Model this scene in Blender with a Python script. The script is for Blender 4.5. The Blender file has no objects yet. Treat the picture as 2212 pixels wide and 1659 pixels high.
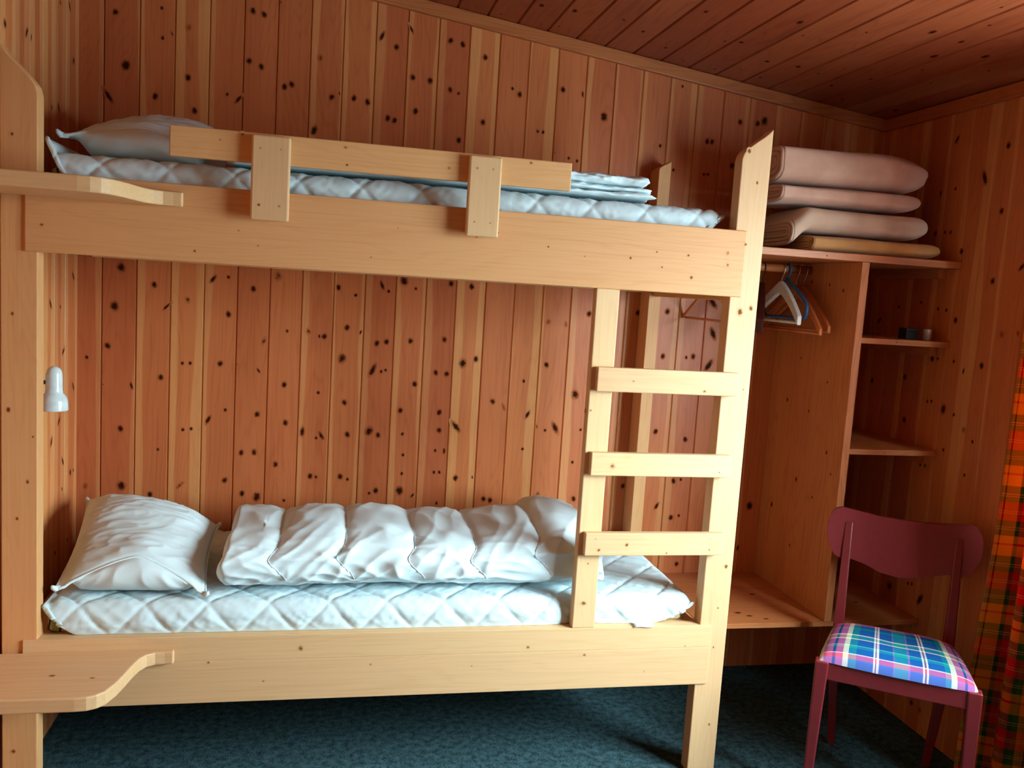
import bpy, bmesh, math, random
from mathutils import Matrix, Vector, noise
rnd = random.Random(7)
scene = bpy.context.scene
COL = scene.collection
pi = math.pi

# ------------------------------------------------------------------ camera, light, exposure
cam_data = bpy.data.cameras.new('camera')
cam = bpy.data.objects.new('camera', cam_data)
COL.objects.link(cam)
cam_data.sensor_fit = 'HORIZONTAL'
cam_data.sensor_width = 36.0
cam_data.lens = 1843.97 / 2212 * 36.0
cam_data.clip_start = 0.02
RX = ((0.97702, -0.20368, 0.06279), (0.03835, -0.12182, -0.99181), (0.20966, 0.97143, -0.11121))
cam.matrix_world = Matrix(((RX[0][0], -RX[1][0], -RX[2][0], 0.0),
                           (RX[0][1], -RX[1][1], -RX[2][1], 0.0),
                           (RX[0][2], -RX[1][2], -RX[2][2], 1.515),
                           (0, 0, 0, 1)))
scene.camera = cam

scene.view_settings.view_transform = 'Standard'
scene.view_settings.look = 'None'
scene.view_settings.gamma = 1.0
scene.view_settings.use_curve_mapping = False
scene.view_settings.exposure = 0.12

world = bpy.data.worlds.new('overcast_sky')
scene.world = world
world.use_nodes = True
wn = world.node_tree
bg = wn.nodes['Background']
# cloudy daylight: pale blue sky, brightest where the sun stands behind the clouds, dim ground below the horizon
def wnode(t, **k):
    n = wn.nodes.new(t)
    for a, v in k.items(): setattr(n, a, v)
    return n
geo = wnode('ShaderNodeNewGeometry')
sepz = wnode('ShaderNodeSeparateXYZ'); wn.links.new(geo.outputs['Incoming'], sepz.inputs[0])
up = wnode('ShaderNodeMapRange', interpolation_type='SMOOTHSTEP')
up.inputs[1].default_value = .12; up.inputs[2].default_value = -.12; up.inputs[3].default_value = 21.0; up.inputs[4].default_value = 36.0
wn.links.new(sepz.outputs[2], up.inputs[0])
dot = wnode('ShaderNodeVectorMath', operation='DOT_PRODUCT'); wn.links.new(geo.outputs['Incoming'], dot.inputs[0])
dot.inputs[1].default_value = Vector((-.62, .58, -.53)).normalized()
lobe = wnode('ShaderNodeMath', operation='POWER'); lobe.use_clamp = False
clampd = wnode('ShaderNodeMath', operation='MAXIMUM'); wn.links.new(dot.outputs['Value'], clampd.inputs[0]); clampd.inputs[1].default_value = 0.0
wn.links.new(clampd.outputs[0], lobe.inputs[0]); lobe.inputs[1].default_value = 10.0
scl = wnode('ShaderNodeMath', operation='MULTIPLY'); wn.links.new(lobe.outputs[0], scl.inputs[0]); scl.inputs[1].default_value = 38.0
tot = wnode('ShaderNodeMath', operation='ADD'); wn.links.new(up.outputs[0], tot.inputs[0]); wn.links.new(scl.outputs[0], tot.inputs[1])
bg.inputs['Color'].default_value = (0.69, 0.915, 1.0, 1)
wn.links.new(tot.outputs[0], bg.inputs['Strength'])

WIN_Y0, WIN_Y1, WIN_Z0, WIN_Z1 = 0.5555, 2.1025, 0.85, 1.98
# portal: guides the sampling of the sky through the side window
pd = bpy.data.lights.new('window_portal', 'AREA'); pd.shape = 'RECTANGLE'; pd.size = WIN_Y1 - WIN_Y0; pd.size_y = WIN_Z1 - WIN_Z0
pd.cycles.is_portal = True
po = bpy.data.objects.new('window_portal', pd); COL.objects.link(po)
po.location = (2.175, (WIN_Y0 + WIN_Y1) / 2, (WIN_Z0 + WIN_Z1) / 2)
po.rotation_euler = (Vector((-1, 0, 0))).to_track_quat('-Z', 'Z').to_euler()

# ------------------------------------------------------------------ helpers
def lin(h):
    h = h.lstrip('#')
    c = [int(h[i:i + 2], 16) / 255 for i in (0, 2, 4)]
    return tuple(x / 12.92 if x <= 0.04045 else ((x + 0.055) / 1.055) ** 2.4 for x in c) + (1.0,)

class MB:
    """collects quads; attributes per vertex: pid, knot, ax, hl, hr"""
    def __init__(s):
        s.v = []; s.f = []; s.a = []; s.m = []; s.uv = {}
    def vert(s, p, pid=0.0, knot=0.0, ax=0.0, hl=-2.0, hr=2.0):
        s.v.append(tuple(p)); s.a.append((pid, knot, ax, hl, hr)); return len(s.v) - 1
    def face(s, idx, m=0):
        s.f.append(tuple(idx)); s.m.append(m)
    def box(s, x0, x1, y0, y1, z0, z1, pid=0.0, m=0):
        i = [s.vert(p, pid) for p in ((x0, y0, z0), (x1, y0, z0), (x1, y1, z0), (x0, y1, z0),
                                      (x0, y0, z1), (x1, y0, z1), (x1, y1, z1), (x0, y1, z1))]
        for q in ((0, 3, 2, 1), (4, 5, 6, 7), (0, 1, 5, 4), (1, 2, 6, 5), (2, 3, 7, 6), (3, 0, 4, 7)):
            s.face([i[k] for k in q], m)
    def prism(s, pts, axis, a0, a1, pid=0.0, m=0):
        """extrude a 2-D outline (counter-clockwise) along axis"""
        def P(u, v, w):
            return {'x': (w, u, v), 'y': (u, w, v), 'z': (u, v, w)}[axis]
        n = len(pts)
        A = [s.vert(P(u, v, a0), pid) for u, v in pts]
        B = [s.vert(P(u, v, a1), pid) for u, v in pts]
        s.face(A[::-1], m); s.face(B, m)
        for k in range(n):
            s.face((A[k], A[(k + 1) % n], B[(k + 1) % n], B[k]), m)
    def grid(s, nu, nv, fn, m=0, closeu=False, flip=False, uvfn=None):
        base = len(s.v)
        for j in range(nv):
            for i in range(nu):
                s.vert(fn(i, j))
        for j in range(nv - 1):
            for i in range(nu if closeu else nu - 1):
                a = base + j * nu + i; b = base + j * nu + (i + 1) % nu
                c = b + nu; d = a + nu
                q = (a, d, c, b) if flip else (a, b, c, d)
                if uvfn:
                    ij = {a: (i, j), b: (i + 1, j), c: (i + 1, j + 1), d: (i, j + 1)}
                    s.uv[len(s.f)] = [uvfn(*ij[k]) for k in q]
                s.face(q, m)
        return base
    def tube(s, pts, r, n=8, m=0, cap=True):
        pts = [Vector(p) for p in pts]
        rings = []
        up = None
        for k, p in enumerate(pts):
            t = (pts[min(k + 1, len(pts) - 1)] - pts[max(k - 1, 0)]).normalized()
            if up is None:
                up = t.orthogonal().normalized()
            up = (up - t * up.dot(t)).normalized()
            w = t.cross(up)
            rr = r[k] if isinstance(r, (list, tuple)) else r
            rings.append([s.vert(p + up * math.cos(2 * pi * q / n) * rr + w * math.sin(2 * pi * q / n) * rr) for q in range(n)])
        for k in range(len(rings) - 1):
            for q in range(n):
                s.face((rings[k][q], rings[k][(q + 1) % n], rings[k + 1][(q + 1) % n], rings[k + 1][q]), m)
        if cap:
            s.face(rings[0][::-1], m); s.face(rings[-1], m)
    def lathe(s, prof, c, n=32, m=0):
        rings = [[s.vert((c[0] + r * math.cos(2 * pi * q / n), c[1] + r * math.sin(2 * pi * q / n), c[2] + z)) for q in range(n)] for r, z in prof]
        for k in range(len(rings) - 1):
            for q in range(n):
                s.face((rings[k][q], rings[k][(q + 1) % n], rings[k + 1][(q + 1) % n], rings[k + 1][q]), m)
    def disc(s, c, eu, ev, ru, rv, n, info=(0, 0, -2, 2), ax=lambda p: 0.0, strength=1.0, m=0):
        """flat knot just proud of a board face: knot = 1 in the middle, 0 at the rim"""
        c = Vector(c); eu = Vector(eu); ev = Vector(ev)
        mid = s.vert(c, info[0], strength, ax(c), info[2], info[3])
        r1 = []; r2 = []
        for q in range(n):
            a = 2 * pi * q / n
            p = c + eu * math.cos(a) * ru * .5 + ev * math.sin(a) * rv * .5
            r1.append(s.vert(p, info[0], strength * .5, ax(p), info[2], info[3]))
            p = c + eu * math.cos(a) * ru + ev * math.sin(a) * rv
            r2.append(s.vert(p, info[0], 0.0, ax(p), info[2], info[3]))
        flip = eu.cross(ev)
        for q in range(n):
            w = (q + 1) % n
            s.face((mid, r1[q], r1[w]), m); s.face((r1[q], r2[q], r2[w], r1[w]), m)
    def build(s, name, mats, parent=None, smooth=False, bevel=0.0, segs=2, loc=None):
        me = bpy.data.meshes.new(name)
        me.from_pydata(s.v, [], s.f)
        mats = mats if isinstance(mats, (list, tuple)) else [mats]
        for mt in mats: me.materials.append(mt)
        me.polygons.foreach_set('material_index', s.m)
        me.polygons.foreach_set('use_smooth', [smooth] * len(s.f))
        for k, nm in enumerate(('pid', 'knot', 'ax', 'hl', 'hr')):
            at = me.attributes.new(nm, 'FLOAT', 'POINT')
            at.data.foreach_set('value', [a[k] for a in s.a])
        if s.uv:
            uvl = me.uv_layers.new(name='uv')
            for fi, co in s.uv.items():
                for li, c in zip(me.polygons[fi].loop_indices, co):
                    uvl.data[li].uv = c
        me.update()
        o = bpy.data.objects.new(name, me); COL.objects.link(o)
        if parent: o.parent = parent
        if loc is not None: o.location = loc
        if bevel > 0:
            b = o.modifiers.new('bevel', 'BEVEL'); b.width = bevel; b.segments = segs
            b.limit_method = 'ANGLE'; b.angle_limit = math.radians(40)
        return o

def recalc(o):
    bm = bmesh.new(); bm.from_mesh(o.data)
    bmesh.ops.recalc_face_normals(bm, faces=bm.faces)
    bm.to_mesh(o.data); bm.free()
    return o

def displace(o, fn):
    me = o.data
    ns = [v.normal.copy() for v in me.vertices]
    for v, n in zip(me.vertices, ns):
        v.co += n * fn(v.co, n)
    me.update()

def thing(name, label, cat, loc=(0, 0, 0), rotz=0.0, group=None):
    o = bpy.data.objects.new(name, None); COL.objects.link(o)
    o.empty_display_size = 0.1
    o.location = loc; o.rotation_euler = (0, 0, rotz)
    return tag(o, label, cat, group)
def tag(o, label, cat, group=None):
    o['label'] = label; o['category'] = cat
    if group: o['group'] = group
    return o
def struct(o):
    o['kind'] = 'structure'; return o

def ss(a, b, x):
    t = max(0.0, min(1.0, (x - a) / (b - a))); return t * t * (3 - 2 * t)
def fbm(p, o=4):
    return noise.fractal(Vector(p), 1.0, 2.0, o)
def ridge(p):
    return 1.0 - abs(noise.noise(Vector(p)))

# ------------------------------------------------------------------ materials
class NT:
    def __init__(s, name):
        s.mat = bpy.data.materials.new(name); s.mat.use_nodes = True
        s.nt = s.mat.node_tree; s.b = s.nt.nodes['Principled BSDF']
    def n(s, t, **k):
        nd = s.nt.nodes.new(t)
        for a, v in k.items(): setattr(nd, a, v)
        return nd
    def put(s, sock, val):
        if isinstance(val, bpy.types.NodeSocket): s.nt.links.new(val, sock)
        else: sock.default_value = val
    def math(s, op, a, b=None, clamp=False):
        nd = s.n('ShaderNodeMath', operation=op); nd.use_clamp = clamp
        s.put(nd.inputs[0], a)
        if b is not None: s.put(nd.inputs[1], b)
        return nd.outputs[0]
    def mix(s, f, a, b, mode='MIX'):
        nd = s.n('ShaderNodeMix', data_type='RGBA', blend_type=mode)
        s.put(nd.inputs[0], f); s.put(nd.inputs[6], a); s.put(nd.inputs[7], b)
        return nd.outputs[2]
    def step(s, x, a, b):
        nd = s.n('ShaderNodeMapRange', interpolation_type='SMOOTHSTEP')
        s.put(nd.inputs[0], x); s.put(nd.inputs[1], a); s.put(nd.inputs[2], b)
        return nd.outputs[0]
    def attr(s, nm):
        return s.n('ShaderNodeAttribute', attribute_name=nm).outputs['Fac']
    def noise(s, vec, scale, detail=3, rough=.5):
        nd = s.n('ShaderNodeTexNoise'); nd.inputs['Scale'].default_value = scale
        nd.inputs['Detail'].default_value = detail; nd.inputs['Roughness'].default_value = rough
        s.put(nd.inputs['Vector'], vec); return nd.outputs[0]
    def comb(s, x, y, z):
        nd = s.n('ShaderNodeCombineXYZ')
        for k, q in enumerate((x, y, z)): s.put(nd.inputs[k], q)
        return nd.outputs[0]
    def sep(s, v):
        nd = s.n('ShaderNodeSeparateXYZ'); s.put(nd.inputs[0], v); return nd.outputs
    def bump(s, h, strength, dist=.002):
        nd = s.n('ShaderNodeBump'); nd.inputs['Strength'].default_value = strength
        nd.inputs['Distance'].default_value = dist
        s.put(nd.inputs['Height'], h); s.put(s.b.inputs['Normal'], nd.outputs[0])
    def ramp(s, x, stops, interp='CONSTANT'):
        nd = s.n('ShaderNodeValToRGB'); r = nd.color_ramp; r.interpolation = interp
        while len(r.elements) > 1: r.elements.remove(r.elements[-1])
        r.elements[0].position = stops[0][0]; r.elements[0].color = stops[0][1]
        for p, c in stops[1:]:
            e = r.elements.new(p); e.color = c
        s.put(nd.inputs[0], x); return nd.outputs[0]

def wood(name, axis, light, dark, heart=None, heart2=None, knot='#2a1108', rough=.42, sapvar=True, line=.5, tint=.14):
    """solid pine: growth layers along `axis`; optional red heartwood with pale sapwood at the board edges"""
    N = NT(name)
    co = N.sep(N.n('ShaderNodeTexCoord').outputs['Object'])
    L = {'x': 0, 'y': 1, 'z': 2}[axis]
    c = [co[k] for k in range(3) if k != L]; l = co[L]
    pid = N.attr('pid'); kn = N.attr('knot'); ax = N.attr('ax')
    oi = N.n('ShaderNodeObjectInfo').outputs['Random']
    seed = N.math('ADD', N.math('MULTIPLY', pid, 37.0), N.math('MULTIPLY', oi, 19.0))
    # long fibres
    fib = N.noise(N.comb(N.math('ADD', N.math('MULTIPLY', c[0], 150.), seed), N.math('MULTIPLY', c[1], 150.), N.math('MULTIPLY', l, 2.5)), 1.0, 3, .6)
    # wandering growth rings
    wob = N.noise(N.comb(N.math('ADD', N.math('MULTIPLY', c[0], 9.), seed), N.math('MULTIPLY', c[1], 9.), N.math('MULTIPLY', l, 1.1)), 1.0, 2)
    ring = N.math('SINE', N.math('MULTIPLY', N.math('ADD', wob, N.math('MULTIPLY', N.math('ADD', c[0], c[1]), 2.2)), 95.0))
    ring = N.math('POWER', N.math('MULTIPLY', N.math('ADD', ring, 1.0), .5), 3.0)
    g = N.math('ADD', N.math('MULTIPLY', fib, .75), N.math('MULTIPLY', ring, line * .5), True)
    g = N.step(g, .25, .95)
    colour = N.mix(g, lin(light), lin(dark))
    if heart:
        hl = N.attr('hl'); hr = N.attr('hr')
        wav = N.math('MULTIPLY', N.math('SUBTRACT', N.noise(N.comb(seed, 0.0, N.math('MULTIPLY', l, 1.0)), 1.0, 2), .5), 1.1)
        wv2 = N.math('MULTIPLY', N.math('SUBTRACT', N.noise(N.comb(0.0, seed, N.math('MULTIPLY', l, 1.3)), 1.0, 2), .5), 1.1)
        a = N.step(N.math('ADD', N.math('SUBTRACT', ax, hl), wav), -.05, .06)
        b = N.step(N.math('ADD', N.math('SUBTRACT', hr, ax), wv2), -.05, .06)
        hm = N.math('MULTIPLY', a, b)
        blot = N.step(N.noise(N.comb(N.math('ADD', N.math('MULTIPLY', c[0], 6.), seed), N.math('MULTIPLY', c[1], 6.), N.math('MULTIPLY', l, .9)), 1.0, 2), .3, .7)
        hcol = N.mix(N.math('ADD', N.math('MULTIPLY', g, .75), N.math('MULTIPLY', blot, .3), True), lin(heart), lin(heart2))
        colour = N.mix(hm, colour, hcol)
    # board to board variation
    var = N.math('ADD', N.math('MULTIPLY', pid, 2 * tint), 1.0 - tint)
    vc = N.n('ShaderNodeCombineColor')
    N.put(vc.inputs[0], N.math('POWER', var, .55)); N.put(vc.inputs[1], N.math('POWER', var, 1.1)); N.put(vc.inputs[2], var)
    colour = N.mix(1.0, colour, vc.outputs[0], 'MULTIPLY')
    # knots
    kk = N.math('ADD', kn, N.math('MULTIPLY', N.math('SUBTRACT', N.noise(N.comb(co[0], co[1], co[2]), 110., 3, .6), .5), N.math('MULTIPLY', N.step(kn, .0, .25), .75)))
    colour = N.mix(N.math('MULTIPLY', N.step(kk, .02, .55), .6), colour, N.mix(.5, lin(knot), lin(heart2 or dark)))
    colour = N.mix(N.math('MULTIPLY', N.step(kk, .33, .72), .95), colour, lin(knot))
    N.put(N.b.inputs['Base Color'], colour)
    N.b.inputs['Roughness'].default_value = rough
    N.put(N.b.inputs['Specular IOR Level'], N.math('SUBTRACT', .32, N.math('MULTIPLY', N.step(kn, .05, .4), .3)))
    N.bump(fib, .12, .001)
    return N.mat

def cloth(name, color, rough=.9, weave=900., bump=.15, var=.0, color2=None, sheen=.0):
    N = NT(name)
    co = N.n('ShaderNodeTexCoord').outputs['Object']
    n = N.noise(co, weave, 2, .6)
    big = N.noise(co, 9., 3)
    c = N.mix(N.step(big, .3, .7), lin(color), lin(color2 or color))
    c = N.mix(N.math('MULTIPLY', n, var), c, (0, 0, 0, 1))
    N.put(N.b.inputs['Base Color'], c)
    N.b.inputs['Roughness'].default_value = rough
    N.b.inputs['Specular IOR Level'].default_value = .15
    N.b.inputs['Sheen Weight'].default_value = sheen
    N.bump(n, bump, .001)
    return N.mat

def plain(name, color, rough=.4, metal=0.0, spec=.5):
    N = NT(name)
    co = N.n('ShaderNodeTexCoord').outputs['Object']
    n = N.noise(co, 60., 3)
    c = N.mix(N.math('MULTIPLY', N.step(n, .35, .75), .12), lin(color), (0.02, 0.015, 0.01, 1))
    N.put(N.b.inputs['Base Color'], c)
    N.b.inputs['Roughness'].default_value = rough
    N.b.inputs['Metallic'].default_value = metal
    N.b.inputs['Specular IOR Level'].default_value = spec
    return N.mat

WALL = dict(light='#d28c56', dark='#c07845', heart='#ca7645', heart2='#a6532c', knot='#260e06', line=.3)
M = {}
for a in 'xyz':
    M['wall_' + a] = wood('varnished_pine_' + a, a, tint=.19, **WALL)
    M['bed_' + a] = wood('light_pine_' + a, a, '#d9a26c', '#c98a52', knot='#6a3414', rough=.5, line=.22, tint=.07)
    M['pale_' + a] = wood('pale_pine_' + a, a, '#dab081', '#ca9a68', knot='#743f1c', rough=.5, line=.22, tint=.06)
    M['unit_' + a] = wood('wardrobe_pine_' + a, a, light='#d8a468', dark='#c18548', heart='#c07846', heart2='#a0562e', knot='#241008', tint=.08)
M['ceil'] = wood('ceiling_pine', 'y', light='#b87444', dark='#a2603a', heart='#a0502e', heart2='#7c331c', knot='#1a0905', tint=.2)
M['white'] = cloth('white_cotton', '#d9e9ec', var=.04)
M['quilt'] = cloth('quilted_cotton', '#d5e8ec', var=.04)
M['seam'] = cloth('seam_thread', '#c9d2d6', var=.05)
M['enamel'] = plain('white_enamel', '#d9e4e4', .18)
M['bracket'] = plain('grey_plastic', '#5a5648', .4)
M['steel'] = plain('bright_steel', '#c8c8c8', .25, 1.0)
M['blacksteel'] = plain('black_steel', '#1d1a18', .4, .6)
M['red'] = plain('dark_red_paint', '#7a2226', .38)
M['white_paint'] = plain('white_lacquer', '#d8d6d0', .35)
M['blue'] = plain('blue_plastic', '#1f5a8c', .35)
M['darkwood'] = plain('dark_brown_wood', '#3c160d', .5, spec=.08)
M['orangewood'] = wood('orange_varnished_wood', 'y', '#d07a40', '#b35c2a', knot='#5a2a12', rough=.35)
M['brownwood'] = wood('plain_hanger_wood', 'y', '#c98a58', '#ad6c40', knot='#5a2a12', rough=.4)
M['black'] = plain('black_card', '#17130f', .6)
M['silver'] = plain('brushed_tin', '#b9b4ac', .35, .6)
M['label'] = plain('white_label', '#e8ecec', .7)
M['glass_frame'] = plain('white_window_paint', '#e4e2da', .4)

def carpet():
    N = NT('dark_teal_carpet')
    co = N.n('ShaderNodeTexCoord').outputs['Object']
    a = N.noise(co, 260., 4, .7); b = N.noise(co, 45., 3, .6)
    t = N.step(N.math('ADD', N.math('MULTIPLY', a, .65), N.math('MULTIPLY', b, .35)), .38, .66)
    N.put(N.b.inputs['Base Color'], N.mix(t, lin('#1a282b'), lin('#54747a')))
    N.b.inputs['Roughness'].default_value = .95
    N.b.inputs['Specular IOR Level'].default_value = .05
    N.bump(a, .6, .004)
    return N.mat
M['carpet'] = carpet()

def tartan(name, warp, weft, rough=.9, sheer=0.0):
    N = NT(name)
    uv = N.sep(N.n('ShaderNodeUVMap', uv_map='uv').outputs[0])
    u = N.math('FRACT', uv[0]); v = N.math('FRACT', uv[1])
    wa = N.ramp(u, [(p, lin(c)) for p, c in warp]); we = N.ramp(v, [(p, lin(c)) for p, c in weft])
    th = N.noise(N.comb(N.math('MULTIPLY', uv[0], 300.), N.math('MULTIPLY', uv[1], 300.), 0.0), 1.0, 1)
    c = N.mix(N.math('ADD', .38, N.math('MULTIPLY', th, .24)), wa, we)
    N.put(N.b.inputs['Base Color'], c)
    N.b.inputs['Roughness'].default_value = rough
    N.b.inputs['Specular IOR Level'].default_value = .12
    N.bump(th, .2, .001)
    if sheer:
        tr = N.n('ShaderNodeBsdfTranslucent'); N.put(tr.inputs['Color'], c)
        mx = N.n('ShaderNodeMixShader'); mx.inputs[0].default_value = sheer
        N.nt.links.new(N.b.outputs[0], mx.inputs[1]); N.nt.links.new(tr.outputs[0], mx.inputs[2])
        out = [n for n in N.nt.nodes if n.type == 'OUTPUT_MATERIAL'][0]
        N.nt.links.new(mx.outputs[0], out.inputs['Surface'])
    return N.mat
PK, NV, CR, TL, BL, WH = '#c8506e', '#0d2a5c', '#e4dcae', '#0f7f7c', '#0c4a86', '#e9d8cc'
M['seat'] = tartan('blue_tartan',
    [(0, CR), (.03, PK), (.085, NV), (.105, PK), (.15, CR), (.185, TL), (.235, BL), (.345, WH), (.357, '#7a3a30'), (.366, WH), (.38, BL), (.47, '#8a5a9a'), (.48, TL),
     (.565, '#8a5a9a'), (.575, BL), (.655, WH), (.667, '#7a3a30'), (.677, WH), (.69, BL), (.79, TL), (.825, CR), (.86, PK), (.91, NV), (.925, PK), (.965, CR)],
    [(0, '#5a6ab0'), (.05, PK), (.10, WH), (.112, BL), (.2, TL), (.25, '#5fb3ae'), (.262, BL), (.40, WH), (.42, TL), (.5, WH), (.52, BL), (.66, TL), (.70, BL), (.78, PK), (.86, WH), (.875, NV), (.9, PK)])
YE, RD, GN, LN, DR = '#ffae2c', '#e01c20', '#4a7226', '#ffd08a', '#981616'
SEQ = [(0, YE), (.105, RD), (.135, YE), (.24, GN), (.33, LN), (.338, GN), (.362, LN), (.37, GN), (.46, RD), (.56, LN), (.568, RD), (.592, LN), (.60, RD), (.72, GN), (.80, LN), (.808, GN), (.832, LN), (.84, GN), (.95, YE)]
WSEQ = [(0, '#e0b060'), (.03, YE), (.07, DR), (.10, YE), (.36, '#2c4a1e'), (.44, RD), (.56, LN), (.565, RD), (.72, '#2c4a1e'), (.80, GN), (.90, YE)]
M['curtain'] = tartan('red_and_yellow_tartan', WSEQ, SEQ, sheer=.55)

def ticking():
    N = NT('patterned_mattress_ticking')
    co = N.n('ShaderNodeTexCoord').outputs['Object']
    vo = N.n('ShaderNodeTexVoronoi', feature='DISTANCE_TO_EDGE'); vo.inputs['Scale'].default_value = 24.
    N.put(vo.inputs['Vector'], co)
    e = N.step(vo.outputs['Distance'], .035, .08)
    leaf = N.step(N.noise(co, 30., 2), .56, .62)
    c = N.mix(leaf, lin('#cdb184'), lin('#8fa050'))
    c = N.mix(e, lin('#3a2c22'), c)
    N.put(N.b.inputs['Base Color'], c); N.b.inputs['Roughness'].default_value = .9
    return N.mat
M['ticking'] = ticking()
M['wool_pink'] = cloth('pale_pink_wool', '#d9ae98', var=.12, weave=500., bump=.5, color2='#cb9d86', sheen=.15)
M['wool_cream'] = cloth('cream_wool', '#d6b8a0', var=.12, weave=500., bump=.5, color2='#cba78e', sheen=.15)
M['wool_tan'] = cloth('tan_wool', '#d59a58', var=.12, weave=500., bump=.5, color2='#c18d58', sheen=.15)
M['wool_edge'] = cloth('brown_blanket_stitching', '#6a3a22', var=.1)
M['wool_inner'] = cloth('folded_wool_layers', '#b98d68', var=.12, weave=500., bump=.5)

# ------------------------------------------------------------------ the room
XL, XR, YB, YR = -0.845, 2.144, 3.150, -1.95
PW = 0.1105
def zc(x): return 2.275 - 0.121 * (x - 2.144)
KN_BACK = """-0.734,2.336,m -0.659,2.335,s -0.701,2.17,b -0.753,2.065,be -0.774,2.025,m -0.591,2.367,s -0.504,2.316,f -0.558,2.289,f -0.587,2.271,s -0.504,2.152,m -0.607,2.079,m -0.481,2.046,m -0.3,2.394,m -0.264,2.387,m -0.308,2.229,m -0.268,2.214,m -0.189,2.156,m -0.166,2.167,m -0.377,2.11,s -0.34,2.098,e -0.209,2.434,m -0.072,2.266,f -0.085,2.019,b -0.029,2.138,m -0.003,2.154,m 0.048,2.143,m 0.096,2.134,m 0.168,2.086,m 0.192,2.08,m 0.265,2.12,m 0.426,2.035,m 0.51,2.106,m 0.716,2.095,s 0.737,2.094,s 0.64,2.218,m -0.273,1.456,m -0.189,1.506,bf 0.176,1.495,e 0.2,1.476,s 0.254,1.517,b 0.298,1.492,s 0.426,1.517,m 0.136,2.364,e 0.188,2.332,m 0.237,2.399,be 0.25,2.236,m 0.311,2.231,m 0.378,2.377,m 0.422,2.369,m 0.505,2.334,m 0.385,2.207,m 0.416,2.198,s 0.612,2.236,s 0.801,2.253,m 0.878,2.244,m 0.967,2.171,b 0.786,2.025,bf 0.841,2.009,s 0.874,2.001,s 0.893,2.031,m 1.197,2.088,s 1.258,2.003,s 1.267,2.315,s 1.386,2.123,m 1.405,2.123,m 1.515,2.208,m 1.589,2.209,m 1.617,2.221,b 1.384,1.998,s 1.4,1.999,s 1.497,2.04,m 1.218,1.98,f -0.708,1.503,b -0.727,1.369,b -0.748,1.232,r -0.762,1.097,s -0.67,1.096,b -0.704,0.944,m -0.699,0.74,b -0.601,1.449,m -0.559,1.377,be -0.575,1.129,m -0.491,1.404,f -0.504,1.182,s -0.478,1.183,s -0.498,0.946,s -0.47,0.95,s -0.408,1.482,er -0.357,1.491,s -0.354,1.362,m -0.378,1.186,m -0.32,1.187,s -0.414,0.984,er -0.325,1.006,m -0.357,1.021,s -0.353,0.766,m -0.298,0.868,r -0.292,0.717,m -0.604,0.711,m -0.504,0.745,fe -0.58,0.873,s -0.814,1.189,s -0.816,0.738,f -0.232,1.272,bf -0.247,1.167,se -0.247,1.009,m -0.254,0.871,m -0.241,0.705,b -0.157,1.12,m -0.148,0.981,m -0.178,0.827,m -0.144,0.694,s -0.153,1.313,s -0.109,1.3,m -0.08,1.315,f -0.039,1.3,s -0.023,1.3,m -0.036,1.095,s -0.088,0.95,b -0.02,0.937,e -0.038,0.928,s -0.054,0.785,m -0.033,0.783,s -0.088,0.665,s -0.01,0.659,e 0.021,1.479,m 0.083,1.455,s 0.056,1.336,m 0.106,1.322,m 0.043,1.223,b 0.058,1.063,m 0.116,1.06,m 0.074,0.943,m 0.054,0.785,m 0.081,0.776,s 0.166,1.284,m 0.2,1.292,m 0.155,1.186,be 0.186,1.181,s 0.202,1.187,s 0.152,0.959,b 0.185,0.944,m 0.186,0.734,m 0.162,0.724,s 0.288,1.299,m 0.311,1.14,m 0.263,1.039,m 0.275,0.951,s 0.281,0.872,s 0.279,0.8,s 0.274,0.735,b 0.323,0.717,se 0.413,1.311,m 0.387,1.185,m 0.428,1.182,m 0.408,1.037,m 0.411,0.969,m 0.434,0.889,m 0.401,0.891,s 0.4,0.808,s 0.421,0.808,s 0.416,0.688,s 0.504,1.511,m 0.487,1.225,b 0.536,1.243,m 0.473,0.985,be 0.484,0.787,m 0.548,0.791,s 0.609,1.085,m 0.653,1.065,bf 0.622,0.701,m 0.597,0.707,m 0.748,1.038,e 0.737,0.905,s 0.806,1.397,f 0.875,1.392,f 0.81,1.233,m 0.861,0.99,be 0.788,0.994,f 0.821,0.98,s 0.964,1.436,m 0.931,1.123,b 0.963,0.986,s 0.94,0.857,s 0.955,0.711,m 0.943,0.668,m 0.725,1.168,s 0.809,0.728,f 1.281,1.463,m 1.16,1.451,m 1.469,1.507,be 1.48,1.386,be 1.278,1.287,m 1.376,1.287,s 1.405,1.292,m 1.473,1.259,be 1.444,1.118,b 1.333,1.128,m 1.273,0.987,m 1.402,0.959,m 1.154,0.764,m 1.367,0.788,m 1.397,0.795,s 1.369,0.638,m 1.402,0.646,s 1.304,0.686,e 1.41,0.445,m 1.709,0.689,b 1.674,0.511,m 1.658,1.187,s 1.656,0.779,s"""
KN_LEFT = """3.046,2.31,e 2.657,2.127,e 2.694,2.122,m 2.907,2.194,e 3.16,2.18,m 3.091,2.154,m 2.939,1.978,e 2.872,1.966,f 2.497,2.105,m 2.867,1.377,e 2.964,1.366,s 2.997,1.221,e 3.1,1.464,e 3.107,1.092,e 2.953,0.999,e 2.878,0.946,e 2.901,0.805,m 2.994,0.859,e 3.078,0.802,m 3.113,0.802,s 2.988,0.767,s"""
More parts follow.
